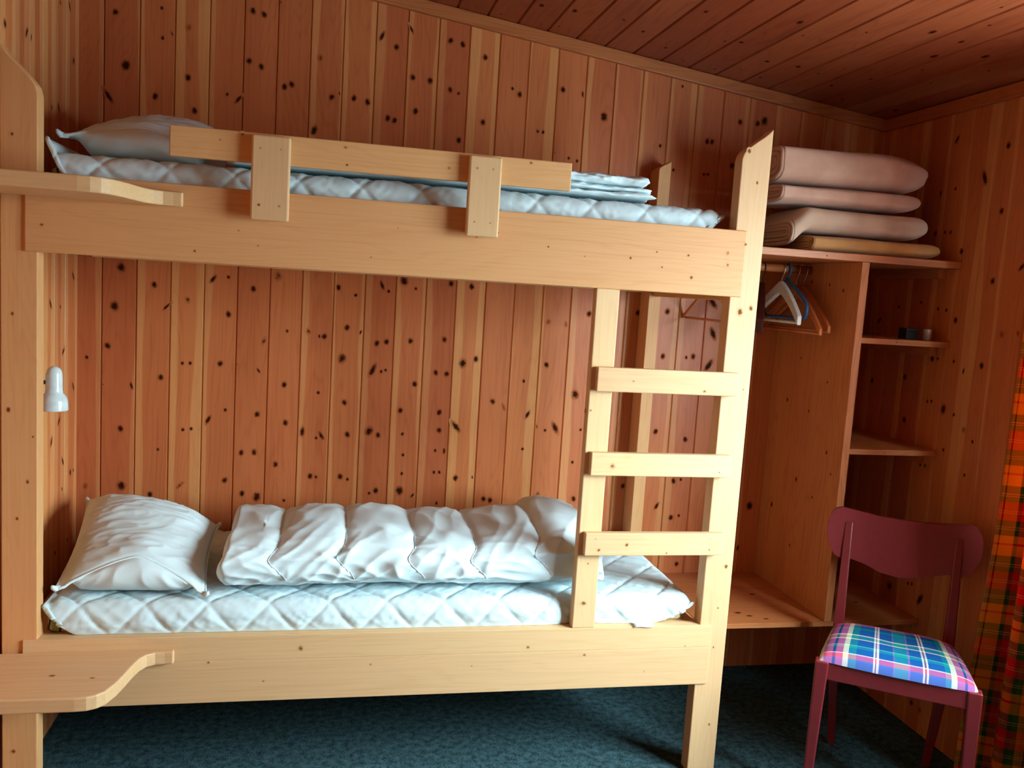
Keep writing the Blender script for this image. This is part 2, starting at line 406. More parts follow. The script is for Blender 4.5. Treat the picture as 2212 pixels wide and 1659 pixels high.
KN_RIGHT = """2.725,2.136,e 2.478,2.081,m 2.777,1.954,m 2.703,1.963,s 2.567,1.986,be 2.473,1.868,m 2.702,1.811,s 2.731,1.813,s 2.636,1.741,m 2.545,1.743,be 2.357,1.684,e 2.474,1.639,m 2.771,1.618,b 2.72,1.538,s 2.676,1.534,s 2.624,1.501,m 2.781,1.81,m 2.632,1.184,b 2.577,1.173,s 2.556,1.328,b 2.476,1.355,m 2.431,1.348,s 2.609,1.357,s 2.72,1.356,m 2.691,1.359,s 3.055,1.237,m 2.858,1.274,m 2.719,1.2,s 2.698,1.203,s 2.834,1.113,m 2.608,1.042,s 2.522,1.128,f 2.474,1.096,s 2.405,1.466,f 2.338,1.473,f 2.717,0.963,s 2.69,0.966,s 2.635,0.479,be 2.543,0.472,m 2.491,0.475,s 2.468,0.491,s 2.687,0.519,s 2.708,0.514,s 2.809,0.468,b 2.615,0.092,m 2.496,0.137,m 2.567,0.088,f"""


def knot_list(txt):
    out = []
    for t in txt.split():
        a, b, f = t.split(','); out.append((float(a), float(b), f))
    return out

def panelling(name, P, nrm, bounds, z0, ztop, mat, spec=None, knots=(), hole=None, extra=0, seed=1, eu=(1, 0, 0), span=None):
    """a wall of vertical tongue-and-groove boards; P(u, d, z) gives the world point, d > 0 into the room"""
    rr = random.Random(seed); mb = MB(); infos = []
    for k in range(len(bounds) - 1):
        u0, u1 = bounds[k], bounds[k + 1]
        pid = rr.random()
        if spec and k in spec: sl, sr, pid = spec[k]
        else:
            sl = rr.choice((0, 0, .1, .2, .25)); sr = rr.choice((0, 0, .08, .15, .25))
        hl = -1 + 2 * sl if sl > 0 else -2.; hr = 1 - 2 * sr if sr > 0 else 2.
        info = (pid, 0, hl, hr); infos.append((u0, u1, info))
        runs = [(z0, None)]
        if hole and u0 >= hole[0] - .001 and u1 <= hole[1] + .001: runs = [(z0, hole[2]), (hole[3], None)]
        for za, zb in runs:
            rows = []
            dl = 0 if k == 0 else -.006; dr = 0 if k == len(bounds) - 2 else -.006
            for u, d, ax in ((u0 - (.02 if k == 0 else 0), dl, -1), (u0 + .0045, 0, -.92), (u1 - .0025, 0, .95), (u1 + (.02 if dr == 0 else 0), dr, 1)):
                rows.append((mb.vert(P(u, d, za), pid, 0, ax, hl, hr), mb.vert(P(u, d, ztop(u) if zb is None else zb), pid, 0, ax, hl, hr)))
            for q in range(3):
                a, b = rows[q], rows[q + 1]; mb.face((a[0], b[0], b[1], a[1]))
    kl = list(knots)
    for _ in range(extra):
        kl.append((rr.uniform(bounds[0], bounds[-1]), rr.uniform(*span), rr.choice('mmsse') if rr.random() < .8 else 'be'))
    for u, z, f in kl:
        hit = [i for i in infos if i[0] + .006 < u < i[1] - .004]
        if not hit: continue
        u0, u1, info = hit[0]
        r = .0062 if 's' in f else (.0155 if 'b' in f else .0105)
        el = 1.25; tilt = rr.uniform(-.4, .4)
        if 'e' in f: el = 1.9; tilt = rr.choice((-.6, .6)) + rr.uniform(-.2, .2)
        st = .62 if 'f' in f else 1.0
        r = min(r, (u - u0 - .005) * 1.6, (u1 - u - .004) * 1.6)
        if r < .003: continue
        U = Vector(P(1, 0, 0)) - Vector(P(0, 0, 0)); Z = Vector(P(0, 0, 1)) - Vector(P(0, 0, 0))
        e1 = U * math.cos(tilt) + Z * math.sin(tilt); e2 = Z * math.cos(tilt) - U * math.sin(tilt)
        w = min(r * 1.35, (u - u0 - .005), (u1 - u - .004)) if el < 1.5 else min(r, u - u0 - .005, u1 - u - .004)
        mb.disc(P(u, .0003 + rr.random() * .0003, z), e1, e2, w, r * 1.35 * el, 14, info,
                ax=lambda p, u0=u0, u1=u1: -.92 + 1.87 * (((p - Vector(P(0, 0, 0))).dot(U)) - u0) / (u1 - u0), strength=st)
    return mb

def frange(a, b, w):
    out = [a]
    while out[-1] + w < b - .02: out.append(out[-1] + w)
    out.append(b); return out

# back wall: boards measured board by board (pale sapwood share at the left and right edge, tone)
SPEC = {0: (0, .2, .05), 1: (0, .05, .02), 2: (.22, 0, .55), 3: (.22, .25, .8), 4: (.2, 0, .5), 5: (0, 0, .3), 6: (0, 0, .42), 7: (.22, .05, .33),
        8: (.12, .12, .6), 9: (.25, 0, .13), 10: (.2, .12, .45), 11: (.22, 0, .07), 12: (.3, .2, .95), 13: (0, .04, .66), 14: (.04, .3, .9), 15: (.05, 0, .72),
        16: (.28, 0, .35), 17: (.12, .12, .1), 18: (.2, 0, .5), 19: (.1, .2, .6), 20: (.2, 0, .3), 21: (0, .15, .45), 22: (.2, 0, .15)}
bb = [XL] + [-0.769 + PW * k for k in range(0, 27)]
bb = [b for b in bb if b < XR - .02] + [XR]
mb = panelling('wall_back', lambda u, d, z: (u, YB - d, z), None, bb, 0, lambda u: zc(u) + .01, None, SPEC, knot_list(KN_BACK), seed=3)
mb.box(XL, XR, YB + .007, YB + .1, 0, zc(XR) - .05)
struct(mb.build('wall_back', M['wall_z']))
lb = [b for b in frange(3.125 - PW * 46, 3.14, PW)]; lb[-1] = YB
mb = panelling('wall_left', lambda u, d, z: (XL + d, u, z), None, lb, 0, lambda u: zc(XL) + .01, None, {k: (.25 + .2 * math.sin(k * 2.3) ** 2, .2 + .25 * math.cos(k * 1.7) ** 2, (k * .37) % 1) for k in range(60)}, knot_list(KN_LEFT), extra=60, seed=5, span=(.1, 2.5))
mb.box(XL - .1, XL - .007, YR, YB, 0, 2.6)
recalc(struct(mb.build('wall_left', M['wall_z'])))
yb0 = 2.655 + 4 * PW
rbn = sorted([YB] + [yb0 - PW * k for k in range(0, 46)]); rbn = [b for b in rbn if b > YR] ; rbn = [YR] + rbn
mb = panelling('wall_right', lambda u, d, z: (XR - d, u, z), None, rbn, 0, lambda u: zc(XR) + .01, None, None, knot_list(KN_RIGHT), hole=(WIN_Y0, WIN_Y1, WIN_Z0, WIN_Z1), extra=50, seed=11, span=(.1, 2.2))
for y0, y1, z0, z1 in ((YR, WIN_Y0, 0, 2.27), (WIN_Y1, YB, 0, 2.27), (WIN_Y0, WIN_Y1, 0, WIN_Z0), (WIN_Y0, WIN_Y1, WIN_Z1, 2.27)):
    mb.box(XR + .007, XR + .1, y0, y1, z0, z1)
recalc(struct(mb.build('wall_right', M['wall_z'])))
fb = [XL] + [-0.305 + PW * k for k in range(-4, 30)]; fb = [b for b in fb if b < XR - .02] + [XR]; fb = sorted(set(fb))
mb = panelling('wall_rear', lambda u, d, z: (u, YR + d, z), None, fb, 0, lambda u: zc(u) + .01, None, None , (), extra=60, seed=17, span=(.1, 2.2))
mb.box(XL, XR, YR - .1, YR - .007, 0, 2.25)
recalc(struct(mb.build('wall_rear', M['wall_z'])))

mb = MB(); mb.box(XL - .1, XR + .1, YR - .1, YB + .1, -.1, 0)
struct(mb.build('floor', M['carpet']))
# sloping ceiling of boards that run towards the back wall
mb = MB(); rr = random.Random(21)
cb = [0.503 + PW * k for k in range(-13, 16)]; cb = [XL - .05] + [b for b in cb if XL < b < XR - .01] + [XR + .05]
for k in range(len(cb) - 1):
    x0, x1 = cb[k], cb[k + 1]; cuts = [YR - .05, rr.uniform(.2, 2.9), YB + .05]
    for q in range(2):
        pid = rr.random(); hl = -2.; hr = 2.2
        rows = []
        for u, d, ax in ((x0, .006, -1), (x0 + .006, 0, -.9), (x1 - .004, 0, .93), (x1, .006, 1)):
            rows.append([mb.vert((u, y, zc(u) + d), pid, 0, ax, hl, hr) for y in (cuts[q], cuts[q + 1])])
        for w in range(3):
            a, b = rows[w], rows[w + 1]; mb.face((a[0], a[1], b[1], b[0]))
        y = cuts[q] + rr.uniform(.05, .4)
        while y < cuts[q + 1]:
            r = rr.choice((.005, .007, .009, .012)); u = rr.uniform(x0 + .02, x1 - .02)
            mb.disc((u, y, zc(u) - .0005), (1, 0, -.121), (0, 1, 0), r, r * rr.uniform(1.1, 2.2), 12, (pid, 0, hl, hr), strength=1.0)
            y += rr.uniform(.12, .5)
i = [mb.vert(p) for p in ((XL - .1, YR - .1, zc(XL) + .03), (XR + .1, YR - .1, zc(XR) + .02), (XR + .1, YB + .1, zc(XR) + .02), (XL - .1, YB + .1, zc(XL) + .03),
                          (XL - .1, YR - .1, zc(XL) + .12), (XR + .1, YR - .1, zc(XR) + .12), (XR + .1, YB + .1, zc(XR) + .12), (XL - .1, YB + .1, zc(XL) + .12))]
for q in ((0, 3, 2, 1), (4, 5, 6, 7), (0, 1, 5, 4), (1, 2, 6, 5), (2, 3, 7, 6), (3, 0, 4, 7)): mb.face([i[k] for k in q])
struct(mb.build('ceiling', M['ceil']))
# cornice boards
mb = MB(); mb.prism([(XL, zc(XL) - .046), (XR, zc(XR) - .046), (XR, zc(XR) - .001), (XL, zc(XL) - .001)], 'y', YB - .02, YB + .004, .4)
recalc(struct(mb.build('trim_1', M['unit_x'], bevel=.003)))
mb = MB(); mb.box(XR - .02, XR + .004, YR, YB - .02, zc(XR) - .046, zc(XR) - .001, .2)
struct(mb.build('trim_2', M['wall_y'], bevel=.003))

def window(name, P, a0, a1, z0, z1):
    r = thing(name, 'white painted casement window', 'window'); del r['label']; del r['category']; struct(r)
    mb = MB()
    def bar(u0, u1, v0, v1, d0, d1):
        p, q = P(u0, d0, v0), P(u1, d1, v1)
        mb.box(min(p[0], q[0]), max(p[0], q[0]), min(p[1], q[1]), max(p[1], q[1]), v0, v1)
    w = .05
    bar(a0, a0 + w, z0, z1, -.09, -.02); bar(a1 - w, a1, z0, z1, -.09, -.02)
    bar(a0 + w, a1 - w, z0, z0 + w, -.09, -.02); bar(a0 + w, a1 - w, z1 - w, z1, -.09, -.02)
    m = (a0 + a1) / 2; bar(m - .03, m + .03, z0 + w, z1 - w, -.085, -.03)
    mb.build('window_frame', M['glass_frame'], r, bevel=.003)
    mb = MB(); bar(a0 + w, a1 - w, z0 + w, z1 - w, -.062, -.058)
    mb.build('pane', GLASS, r)
GLASS = NT('clear_window_glass')
_t = GLASS.n('ShaderNodeBsdfTransparent'); _g = GLASS.n('ShaderNodeBsdfGlossy'); _g.inputs['Roughness'].default_value = .02
_m = GLASS.n('ShaderNodeMixShader'); _m.inputs[0].default_value = .07
GLASS.nt.links.new(_t.outputs[0], _m.inputs[1]); GLASS.nt.links.new(_g.outputs[0], _m.inputs[2])
GLASS.nt.links.new(_m.outputs[0], [n for n in GLASS.nt.nodes if n.type == 'OUTPUT_MATERIAL'][0].inputs['Surface'])
GLASS = GLASS.mat
window('window_1', lambda u, d, z: (XR - d, u, z), WIN_Y0, WIN_Y1, WIN_Z0, WIN_Z1)

# ------------------------------------------------------------------ the bunk bed
bed = thing('bunk_bed', 'light pine bunk bed with built-in ladder along the knotty back wall', 'bunk bed', (0, 0, 0))
YF = 2.411
def board(name, mat, x0, x1, y0, y1, z0, z1, parent, knots=(), bevel=.003, pid=None, label=None, split=None):
    """one sawn board; knots = (x, z, radius) on its front face"""
    mb = MB(); pid = rnd.random() if pid is None else pid
    if split:      # two staves glued edge to edge
        mb.box(x0, x1, y0, y1, z0, split, pid); mb.box(x0, x1, y0, y1, split, z1, (pid + .37) % 1)
    else:
        mb.box(x0, x1, y0, y1, z0, z1, pid)
    for k in knots:
        x, z, r = k[:3]; fx = k[3] if len(k) > 3 else 'y'
        if fx == 'y': mb.disc((x, y0 - .0004, z), (1, 0, 0), (0, 0, 1), r * rnd.uniform(1.0, 1.6), r * rnd.uniform(1.0, 1.5), 14, (pid, 0, -2, 2), strength=rnd.uniform(.62, 1.0))
        elif fx == 'r': mb.disc((x1 + .0004, x, z), (0, 1, 0), (0, 0, 1), r, r * 1.7, 14, (pid, 0, -2, 2))
        elif fx == 'l': mb.disc((x0 - .0004, x, z), (0, -1, 0), (0, 0, 1), r, r * 1.7, 14, (pid, 0, -2, 2))
    o = mb.build(name, M[mat], parent, bevel=bevel)
    if label: o['label'] = label
    return o
def kx(px, py):  # scaled positions of small knots on the front of the bunk, measured on its own face
    return px, py
def post(outline, y0, y1, knots, mat='bed_z'):
    mb = MB(); pid = rnd.random()
    mb.prism(outline, 'y', y0, y1, pid)
    for x, z, r in knots:
        mb.disc((x, y0 - .0004, z), (1, 0, 0), (0, 0, 1), r, r * 1.3, 14, (pid, 0, -2, 2))
    o = recalc(mb.build('post', M[mat], bed, bevel=.003)); return o
def top_curve(xa, xb, zl, zh):
    """post head that sweeps up from the inner edge xa to a point at the outer edge xb"""
    prof = ((0, 0), (.02, .08), (.067, .203), (.14, .29), (.235, .373), (.36, .47), (.496, .576), (.66, .69), (.813, .813), (.92, .915), (1, 1))
    return [(xa + (xb - xa) * t, zl + (zh - zl) * f) for t, f in prof]
def post_outline(xin, xout, zl, zh):
    pts = [(xout, 0.0), (xin, 0.0)] if xout > xin else [(xin, 0.0), (xout, 0.0)]
    c = top_curve(xin, xout, zl, zh)
    return [(xin, 0.0)] + c + [(xout, 0.0)]
post(post_outline(-.741, -.829, 1.922, 2.040), YF, YF + .05, [(-.80, 1.82, .006), (-.765, .93, .007), (-.81, 1.12, .008), (-.79, .83, .006), (-.752, 1.05, .004), (-.80, .18, .008), (-.80, 1.37, .006)])
post(post_outline(1.1775, 1.271, 1.940, 2.036), YF, YF + .05,
     [(1.197, 1.965, .009), (1.232, 1.875, .006), (1.215, 1.487, .013), (1.25, 1.50, .009), (1.248, .686, .009), (1.233, .55, .004), (1.25, 1.25, .003), (1.24, .16, .006), (1.23, .42, .004)], 'pale_z')
post(post_outline(1.165, 1.212, 1.985, 2.02), 3.055, 3.148, [])
board('side_rail', 'bed_x', -.771, 1.212, YF - .006, YF + .034, 1.531, 1.7305, bed,
      [(-.73, 1.60, .006), (-.59, 1.705, .004), (-.25, 1.622, .004), (-.20, 1.585, .003), (-.36, 1.56, .004), (.17, 1.66, .003), (.39, 1.652, .004), (.45, 1.668, .004), (.60, 1.64, .004),
       (.71, 1.62, .003), (.85, 1.625, .005), (.93, 1.648, .004), (.95, 1.605, .004), (1.03, 1.645, .005), (1.045, 1.58, .006), (1.155, 1.66, .007), (1.158, 1.625, .006), (.10, 1.575, .003), (1.21, 1.69, .004)])
board('side_rail', 'pale_x', -.776, 1.2155, YF - .006, YF + .034, .301, .496, bed,
      [(.62, .44, .006), (-.05, .455, .008), (.15, .40, .005), (-.3, .42, .004), (.80, .41, .006), (1.13, .43, .003), (.45, .385, .004), (-.15, .36, .004), (1.0, .35, .003)], bevel=.0015, split=.424)
board('side_rail', 'bed_x', -.788, 1.163, 3.10, 3.145, 1.531, 1.66, bed)
board('side_rail', 'bed_x', -.788, 1.163, 3.10, 3.145, .33, .474, bed)
for z0, z1 in ((1.518, 1.66), (.32, .474)):
    board('end_rail', 'bed_y', 1.183, 1.205, YF + .05, 3.055, z0, z1, bed)
    board('end_rail', 'bed_y', -.832, -.81, YF + .05, 3.055, z0 + .02, z1, bed)
board('bed_base', 'pale_x', -.805, 1.18, YF + .036, 3.098, 1.642, 1.660, bed)
board('bed_base', 'pale_x', -.805, 1.18, YF + .036, 3.098, .474, .490, bed)
board('guard_board', 'bed_x', -.4245, .649, 2.385, YF - .006, 1.799, 1.877, bed,
      [(.02, 1.86, .006), (.025, 1.815, .005), (.30, 1.832, .006), (-.30, 1.85, .003), (.53, 1.866, .005), (-.245, 1.87, .006)])
for x0, x1, pd in ((-.219, -.121, .3), (.3525, .4435, .7)):
    board('guard_upright', 'pale_z', x0, x1, 2.360, 2.385, 1.6515, 1.8695, bed,
          [(x0 + .022, 1.69, .0045), (x1 - .025, 1.69, .0045), (x0 + .022, 1.835, .004), (x1 - .025, 1.836, .004)], bevel=.005, pid=pd)
    # packing piece behind each upright so that it meets the rail below
    board('packing_block', 'bed_z', x0 + .01, x1 - .01, 2.385, YF - .006, 1.66, 1.73, bed, bevel=.001)
board('ladder_stile', 'pale_z', .754, .8255, YF - .006, YF + .029, .496, 1.531, bed, [(.785, .575, .009), (.762, 1.17, .006, 'y'), (2.43, 1.165, .008, 'l'), (.79, .70, .004)])
for z0, z1, kk in ((1.2305, 1.3025, [(.88, 1.265, .004), (1.108, 1.243, .007)]), (.978, 1.0475, [(.835, 1.008, .010), (1.18, .995, .003), (1.185, 1.03, .002)]),
                   (.732, .802, [(.90, .767, .006), (.812, .75, .006), (1.03, .74, .004), (1.17, .785, .003), (1.17, .75, .003), (.80, .785, .002)])):
    board('ladder_rung', 'pale_x', .768, 1.217, 2.380, YF - .006, z0, z1, bed, kk)

def shelf_board(zt, th):
    half = [(-.842, 2.135), (-.575, 2.134), (-.548, 2.137), (-.527, 2.147), (-.511, 2.165), (-.497, 2.205), (-.487, 2.255), (-.479, 2.305), (-.470, 2.345), (-.456, 2.372), (-.437, 2.384), (-.412, 2.387), (-.390, 2.387), (-.390, YF - .007), (-.842, YF - .007)]
    mb = MB(); mb.prism(half, 'z', zt - th, zt, rnd.random())
    for x, y, r in ((-.66, 2.26, .008), (-.56, 2.24, .006)):
        mb.disc((x, y, zt + .0004), (1, 0, 0), (0, 1, 0), r * 1.5, r, 12)
    mb.disc((-.69, 2.1346, zt - .018), (1, 0, 0), (0, 0, 1), .004, .004, 10)
    return recalc(mb.build('side_shelf', M['pale_x'], bed, bevel=.004))
s1 = shelf_board(1.7085, .037); s1['label'] = 'upper S-curved pine shelf'
s2 = shelf_board(.4625, .037); s2['label'] = 'lower S-curved pine shelf'

# ------------------------------------------------------------------ bedding
def quilted_topper(name, zb, zt, yf, label, dent=None, lift_l=.09, lift_r=.05, z_hem=None, seedv=0.0, cat='mattress topper'):
    """thin quilted cover drawn over the mattress; its hem rides up at the corners"""
    X0, X1, Y1 = -.735, 1.158, 3.125
    H = zt - zb; r = .035; nx, ns = 300, 120
    Ls = H + (Y1 - yf)
    mb = MB()
    def hem(x):
        a = max(0.0, 1 - (x - X0) / .085); b = max(0.0, 1 - (X1 - x) / .13)
        return zb + lift_l * a ** 1.5 + lift_r * b ** 1.5
    def prof(s):
        """distance along the profile -> (y, z below top)"""
        hv = H - r
        if s < hv: return 0.0, H - s
        arc = r * pi / 2
        if s < hv + arc:
            a = (s - hv) / r; return r - r * math.cos(a), r - r * math.sin(a)
        return r + (s - hv - arc), 0.0
    P = []
    def pos(i, j):
        t = i / (nx - 1)
        x = X0 + (X1 - X0) * t
        h = hem(x)
        q = (j / (ns - 1)) ** 1.35
        s = q * Ls
        y, d = prof(s)
        z = zt - d
        # ends round off downwards
        e = .02
        dl = max(0.0, e - (x - X0)); dr = max(0.0, e - (X1 - x)); dd = max(dl, dr)
        z -= e - math.sqrt(max(0.0, e * e - dd * dd))
        if z < h: z = h
        yy = yf + y
        if dent:
            k = math.exp(-((x - dent[0]) / dent[1]) ** 2) * ss(.12, 0.0, y); yy += dent[2] * k
        # quilting: stitched diamonds
        p = x / .168 + seedv; w = (s + .01) / .18
        a = abs((p + w) % 1.0 - .5) * 2; b = abs((p - w) % 1.0 - .5) * 2
        st = min(1 - a, 1 - b)      # 0 on a stitched line
        puff = 1 - math.exp(-st * 9)
        wr = ridge((x * 26 + w * 7, s * 9, seedv + 3)) ** 3 * .0045 + ridge((x * 48 - s * 22, s * 30, seedv)) ** 4 * .003
        n = (1 if s < H - r else max(0.0, 1 - (s - H + r) / (r * 1.57)))
        off = puff * .006 + wr * puff * .8 + .003 * noise.noise(Vector((x * 4, s * 4, seedv)))
        off *= min(1.0, (x - X0) / .03, (X1 - x) / .03) if X0 < x < X1 else 0.0
        off *= min(1.0, .3 + s / .03)
        yy -= off * n; z += off * (1 - n)
        return (x, yy, z)
    mb.grid(nx, ns, pos)
    o = mb.build(name, M['quilt'], smooth=True)
    so = o.modifiers.new('thickness', 'SOLIDIFY'); so.thickness = .006; so.offset = -1
    tag(o, label, cat, 'quilted mattress toppers')
    return o
t1 = quilted_topper('mattress_topper', .4965, .574, 2.437, 'white quilted topper drawn over the lower bunk mattress', dent=(.79, .06, .018), lift_l=.085, lift_r=.06, seedv=.35)
t2 = quilted_topper('mattress_topper', 1.690, 1.786, 2.462, 'white quilted topper drawn over the upper bunk mattress', dent=(5, 1, 0), lift_l=.135, lift_r=.085, seedv=.1)
# sewn-in care tab lying over the rail
mb = MB()
for k in range(8):
    pass
mb.grid(6, 7, lambda i, j: (.955 + .064 * i / 5, 2.434 - .036 * j / 6, .4985 + .004 * math.sin(j / 6 * pi) + .0015 * math.sin(i * 1.3)))
o = mb.build('care_tab', M['label'], t1, smooth=True); o['label'] = 'white care tab'
so = o.modifiers.new('thickness', 'SOLIDIFY'); so.thickness = .0012; so.offset = 1

def mattress(zb, zt, y0, label):
    mb = MB(); mb.box(-.7365, 1.140, y0, 3.092, zb, zt)
    o = mb.build('mattress', M['ticking'], bevel=.012, segs=3)
    for p in o.data.polygons: p.use_smooth = True
    tag(o, label, 'mattress', 'foam mattresses under the toppers')
mattress(.4905, .545, 2.465, 'beige patterned mattress showing at the corner of the lower bunk')
mattress(1.6605, 1.756, 2.490, 'beige leaf-patterned mattress showing at the ends of the upper bunk')

def pillow(name, label, c, zfloor, crown, peak, skew=0.0, seedv=0.0, fold=0.0):
    """down pillow. c = the four seam corners front-left, front-right, back-right, back-left; the seam of the front edge climbs by peak"""
    c = [Vector(p) for p in c]; n = 90; mb = MB()
    def seam(u, v):
        p = (c[0] * (1 - u) + c[1] * u) * (1 - v) + (c[3] * (1 - u) + c[2] * u) * v
        # edges pull in between the corners
        pull = .035
        ctr = (c[0] + c[1] + c[2] + c[3]) / 4
        e = max(0.0, 4 * u * (1 - u)) * (abs(2 * v - 1) ** 3) + max(0.0, 4 * v * (1 - v)) * (abs(2 * u - 1) ** 3)
        d = ctr - p; d.z = 0
        p = p + d * pull * 2 * e
        up = peak * (.35 * 4 * u * (1 - u) + .65 * (1 - math.sqrt((2 * u - 1.04) ** 2 + .01) if u < 1 else 0)) * max(0.0, 1 - v * 2.2) * min(1, u * 12, (1 - u) * 12)
        p = p + Vector((skew * up, up * .5, up))
        return p
    def edge(u, v): return (max(0.0, 4 * u * (1 - u)) * max(0.0, 4 * v * (1 - v)))
    def wr(p, e):
        w = ridge((p.x * 7 + p.y * 15, p.y * 26 - p.x * 5 + p.z * 8, seedv)) ** 3 * .006 + ridge((p.x * 15, p.y * 38 + p.z * 20, seedv + 5)) ** 3 * .003
        return w * min(1, e * 4)
    def top(i, j):
        u, v = i / (n - 1), j / (n - 1); p = seam(u, v); e = edge(u, v)
        h = crown * (e ** .42) * (1 - .74 * max(0.0, 1 - v * 1.8))
        p.z += h * .9 + wr(p, e); return p
    def bot(i, j):
        u, v = i / (n - 1), j / (n - 1); p = seam(u, v); e = edge(u, v)
        t = ss(0.0, .20, v) * ss(1.0, .80, v) * ss(0, .14, u) * ss(1, .86, u)
        out = math.sin(min(1.0, v / .22) * pi) * 4 * u * (1 - u)
        q = Vector((p.x, p.y - out * .075, p.z * (1 - t) + min(p.z, zfloor) * t))
        q.y -= wr(p, min(1, out)) * .9
        q.z = max(q.z, zfloor)
        return q
    mb.grid(n, n, top); mb.grid(n, n, bot, flip=True)
    o = mb.build(name, M['white'], smooth=True)
    bm = bmesh.new(); bm.from_mesh(o.data); bmesh.ops.remove_doubles(bm, verts=bm.verts, dist=.0004)
    bmesh.ops.recalc_face_normals(bm, faces=bm.faces); bm.to_mesh(o.data); bm.free()
    tag(o, label, 'pillow')
    # sewn seam all around, with little ears at the corners
    sm = MB(); pts = []
    K = 40
    for k in range(K): pts.append(seam(k / K, 0))
    for k in range(K): pts.append(seam(1, k / K))
    for k in range(K): pts.append(seam(1 - k / K, 1))
    for k in range(K + 1): pts.append(seam(0, 1 - k / K))
    for q in range(len(pts)):
        pts[q] = pts[q] + Vector((0, -.0015, .0025 * noise.noise(Vector((q * .9, seedv, 0)))))
        pts[q].z = max(pts[q].z, zfloor + .005)
    sm.tube(pts, .0042, 6)
    ctr = (c[0] + c[1] + c[2] + c[3]) / 4
    for p in c:
        d = (p - ctr); d.z = 0; d.normalize()
        q = Vector(p); q.z = max(q.z, zfloor + .008)
        sm.tube([q - d * .02, q, q + d * .008 + Vector((0, 0, .006)), q + d * .012 + Vector((0, 0, .012))], [.006, .0085, .007, .003], 7)
    sm.build('seam', M['white'], o, smooth=True)
    return o
pillow('pillow', 'plump white pillow on the lower bunk beside the reading lamp', [(-.708, 2.452, .622), (-.318, 2.452, .600), (-.345, 2.92, .662), (-.775, 3.03, .715)], .588, .125, .088, seedv=1.0)
pillow('pillow', 'slumped white pillow on the upper bunk at its left end', [(-.722, 2.53, 1.845), (-.335, 2.53, 1.825), (-.31, 2.98, 1.895), (-.69, 3.02, 1.875)], 1.802, .105, .055, seedv=7.0)

def duvet_roll():
    nx, nv = 230, 150; mb = MB()
    X0, X1 = -.295, .885; zf = .588
    seams = [-.125, .07, .28, .47, .67]
    def pos(i, j):
        t = i / (nx - 1); th = 2 * pi * i * 0 + 2 * pi * j / nv
        c, s = math.cos(th), math.sin(th)
        x = X0 + (X1 - X0) * t
        front = max(0.0, -c)
        # end caps close towards the middle of the section
        k = min(1.0, (1 - abs(2 * t - 1)) / .05); cap = math.sqrt(max(0.0, 1 - (1 - k) ** 2)) if k < 1 else 1.0
        rise = .030 * math.exp(-((x - .74) / .11) ** 2) + .008 * math.sin(x * 9 + 1)
        hw = .262 * (.55 + .45 * cap); hh = (.080 + rise * .6) * (.12 + .88 * cap)
        xs = x - .055 * ss(.4, -.9, s) * front + .03 * math.exp(-((s - .35) / .3) ** 2) * front
        d = min(abs(xs - q) for q in seams)
        puff = 1 - math.exp(-d / .028)
        hh *= .86 + .14 * puff; hw *= .965 + .035 * puff
        sg = lambda v, e: math.copysign(abs(v) ** e, v)
        y = 2.735 + hw * sg(c, .62)
        z = zf + hh * (1 + sg(s, .8)) * (1.0 if s > -.2 else 1.0)
        pinch = math.exp(-d / .03)
        a = noise.noise(Vector((x * 13, th * 3.2, 2.0)))
        w = ridge((x * 15 + th * 1.6, th * .9 + x, 4.0)) ** 3 * .010 + ridge((x * 8 - th * 2.2, th * 1.1 + x * 3, 9.0)) ** 3 * .012 + .012 * noise.noise(Vector((x * 4.5 + c, th * 1.2, 21.)))
        w += ridge((x * 7, th * 13.0, 12.)) ** 3 * .006 * pinch
        w = (w - .005) * cap * ss(-.98, -.7, s) * (1 - .6 * ss(.4, .95, s))
        y += c * w; z += max(-.2, s) * w + .006 * a * max(0.0, s)
        # the left end is gathered, the loose right end lies flat
        x2 = x + .018 * noise.noise(Vector((th * 1.5, 3., 1.))) * (1 if t < .1 or t > .9 else 0)
        return (x2, y, max(z, zf))
    mb2 = MB(); base = mb2.grid(nv, nx, lambda i, j: pos(j, i), closeu=True)
    mb2.face([base + q for q in range(nv)][::-1]); mb2.face([base + (nx - 1) * nv + q for q in range(nv)])
    o = mb2.build('duvet', M['white'], smooth=True); recalc(o)
    tag(o, 'white down duvet rolled lengthwise on the lower bunk', 'duvet')
    for q in seams:
        sm = MB(); pts = []
        for k in range(40):
            th = pi * 1.08 - k / 39 * pi * .47
            c, s = math.cos(th), math.sin(th); front = max(0.0, -c)
            x = q + .055 * ss(.4, -.9, s) * front - .03 * math.exp(-((s - .35) / .3) ** 2) * front
            t = (x - X0) / (X1 - X0); i = max(0, min(nx - 1, round(t * (nx - 1)))); j = round(th / (2 * pi) * nv) % nv
            p = Vector(pos(i, j)); p.x = x
            pts.append(p + Vector((0, .0012 * c, .0010 * max(0.0, s))))
        sm.tube(pts, .0014, 5)
        sm.build('stitched_seam', M['seam'], o, smooth=True)
duvet_roll()

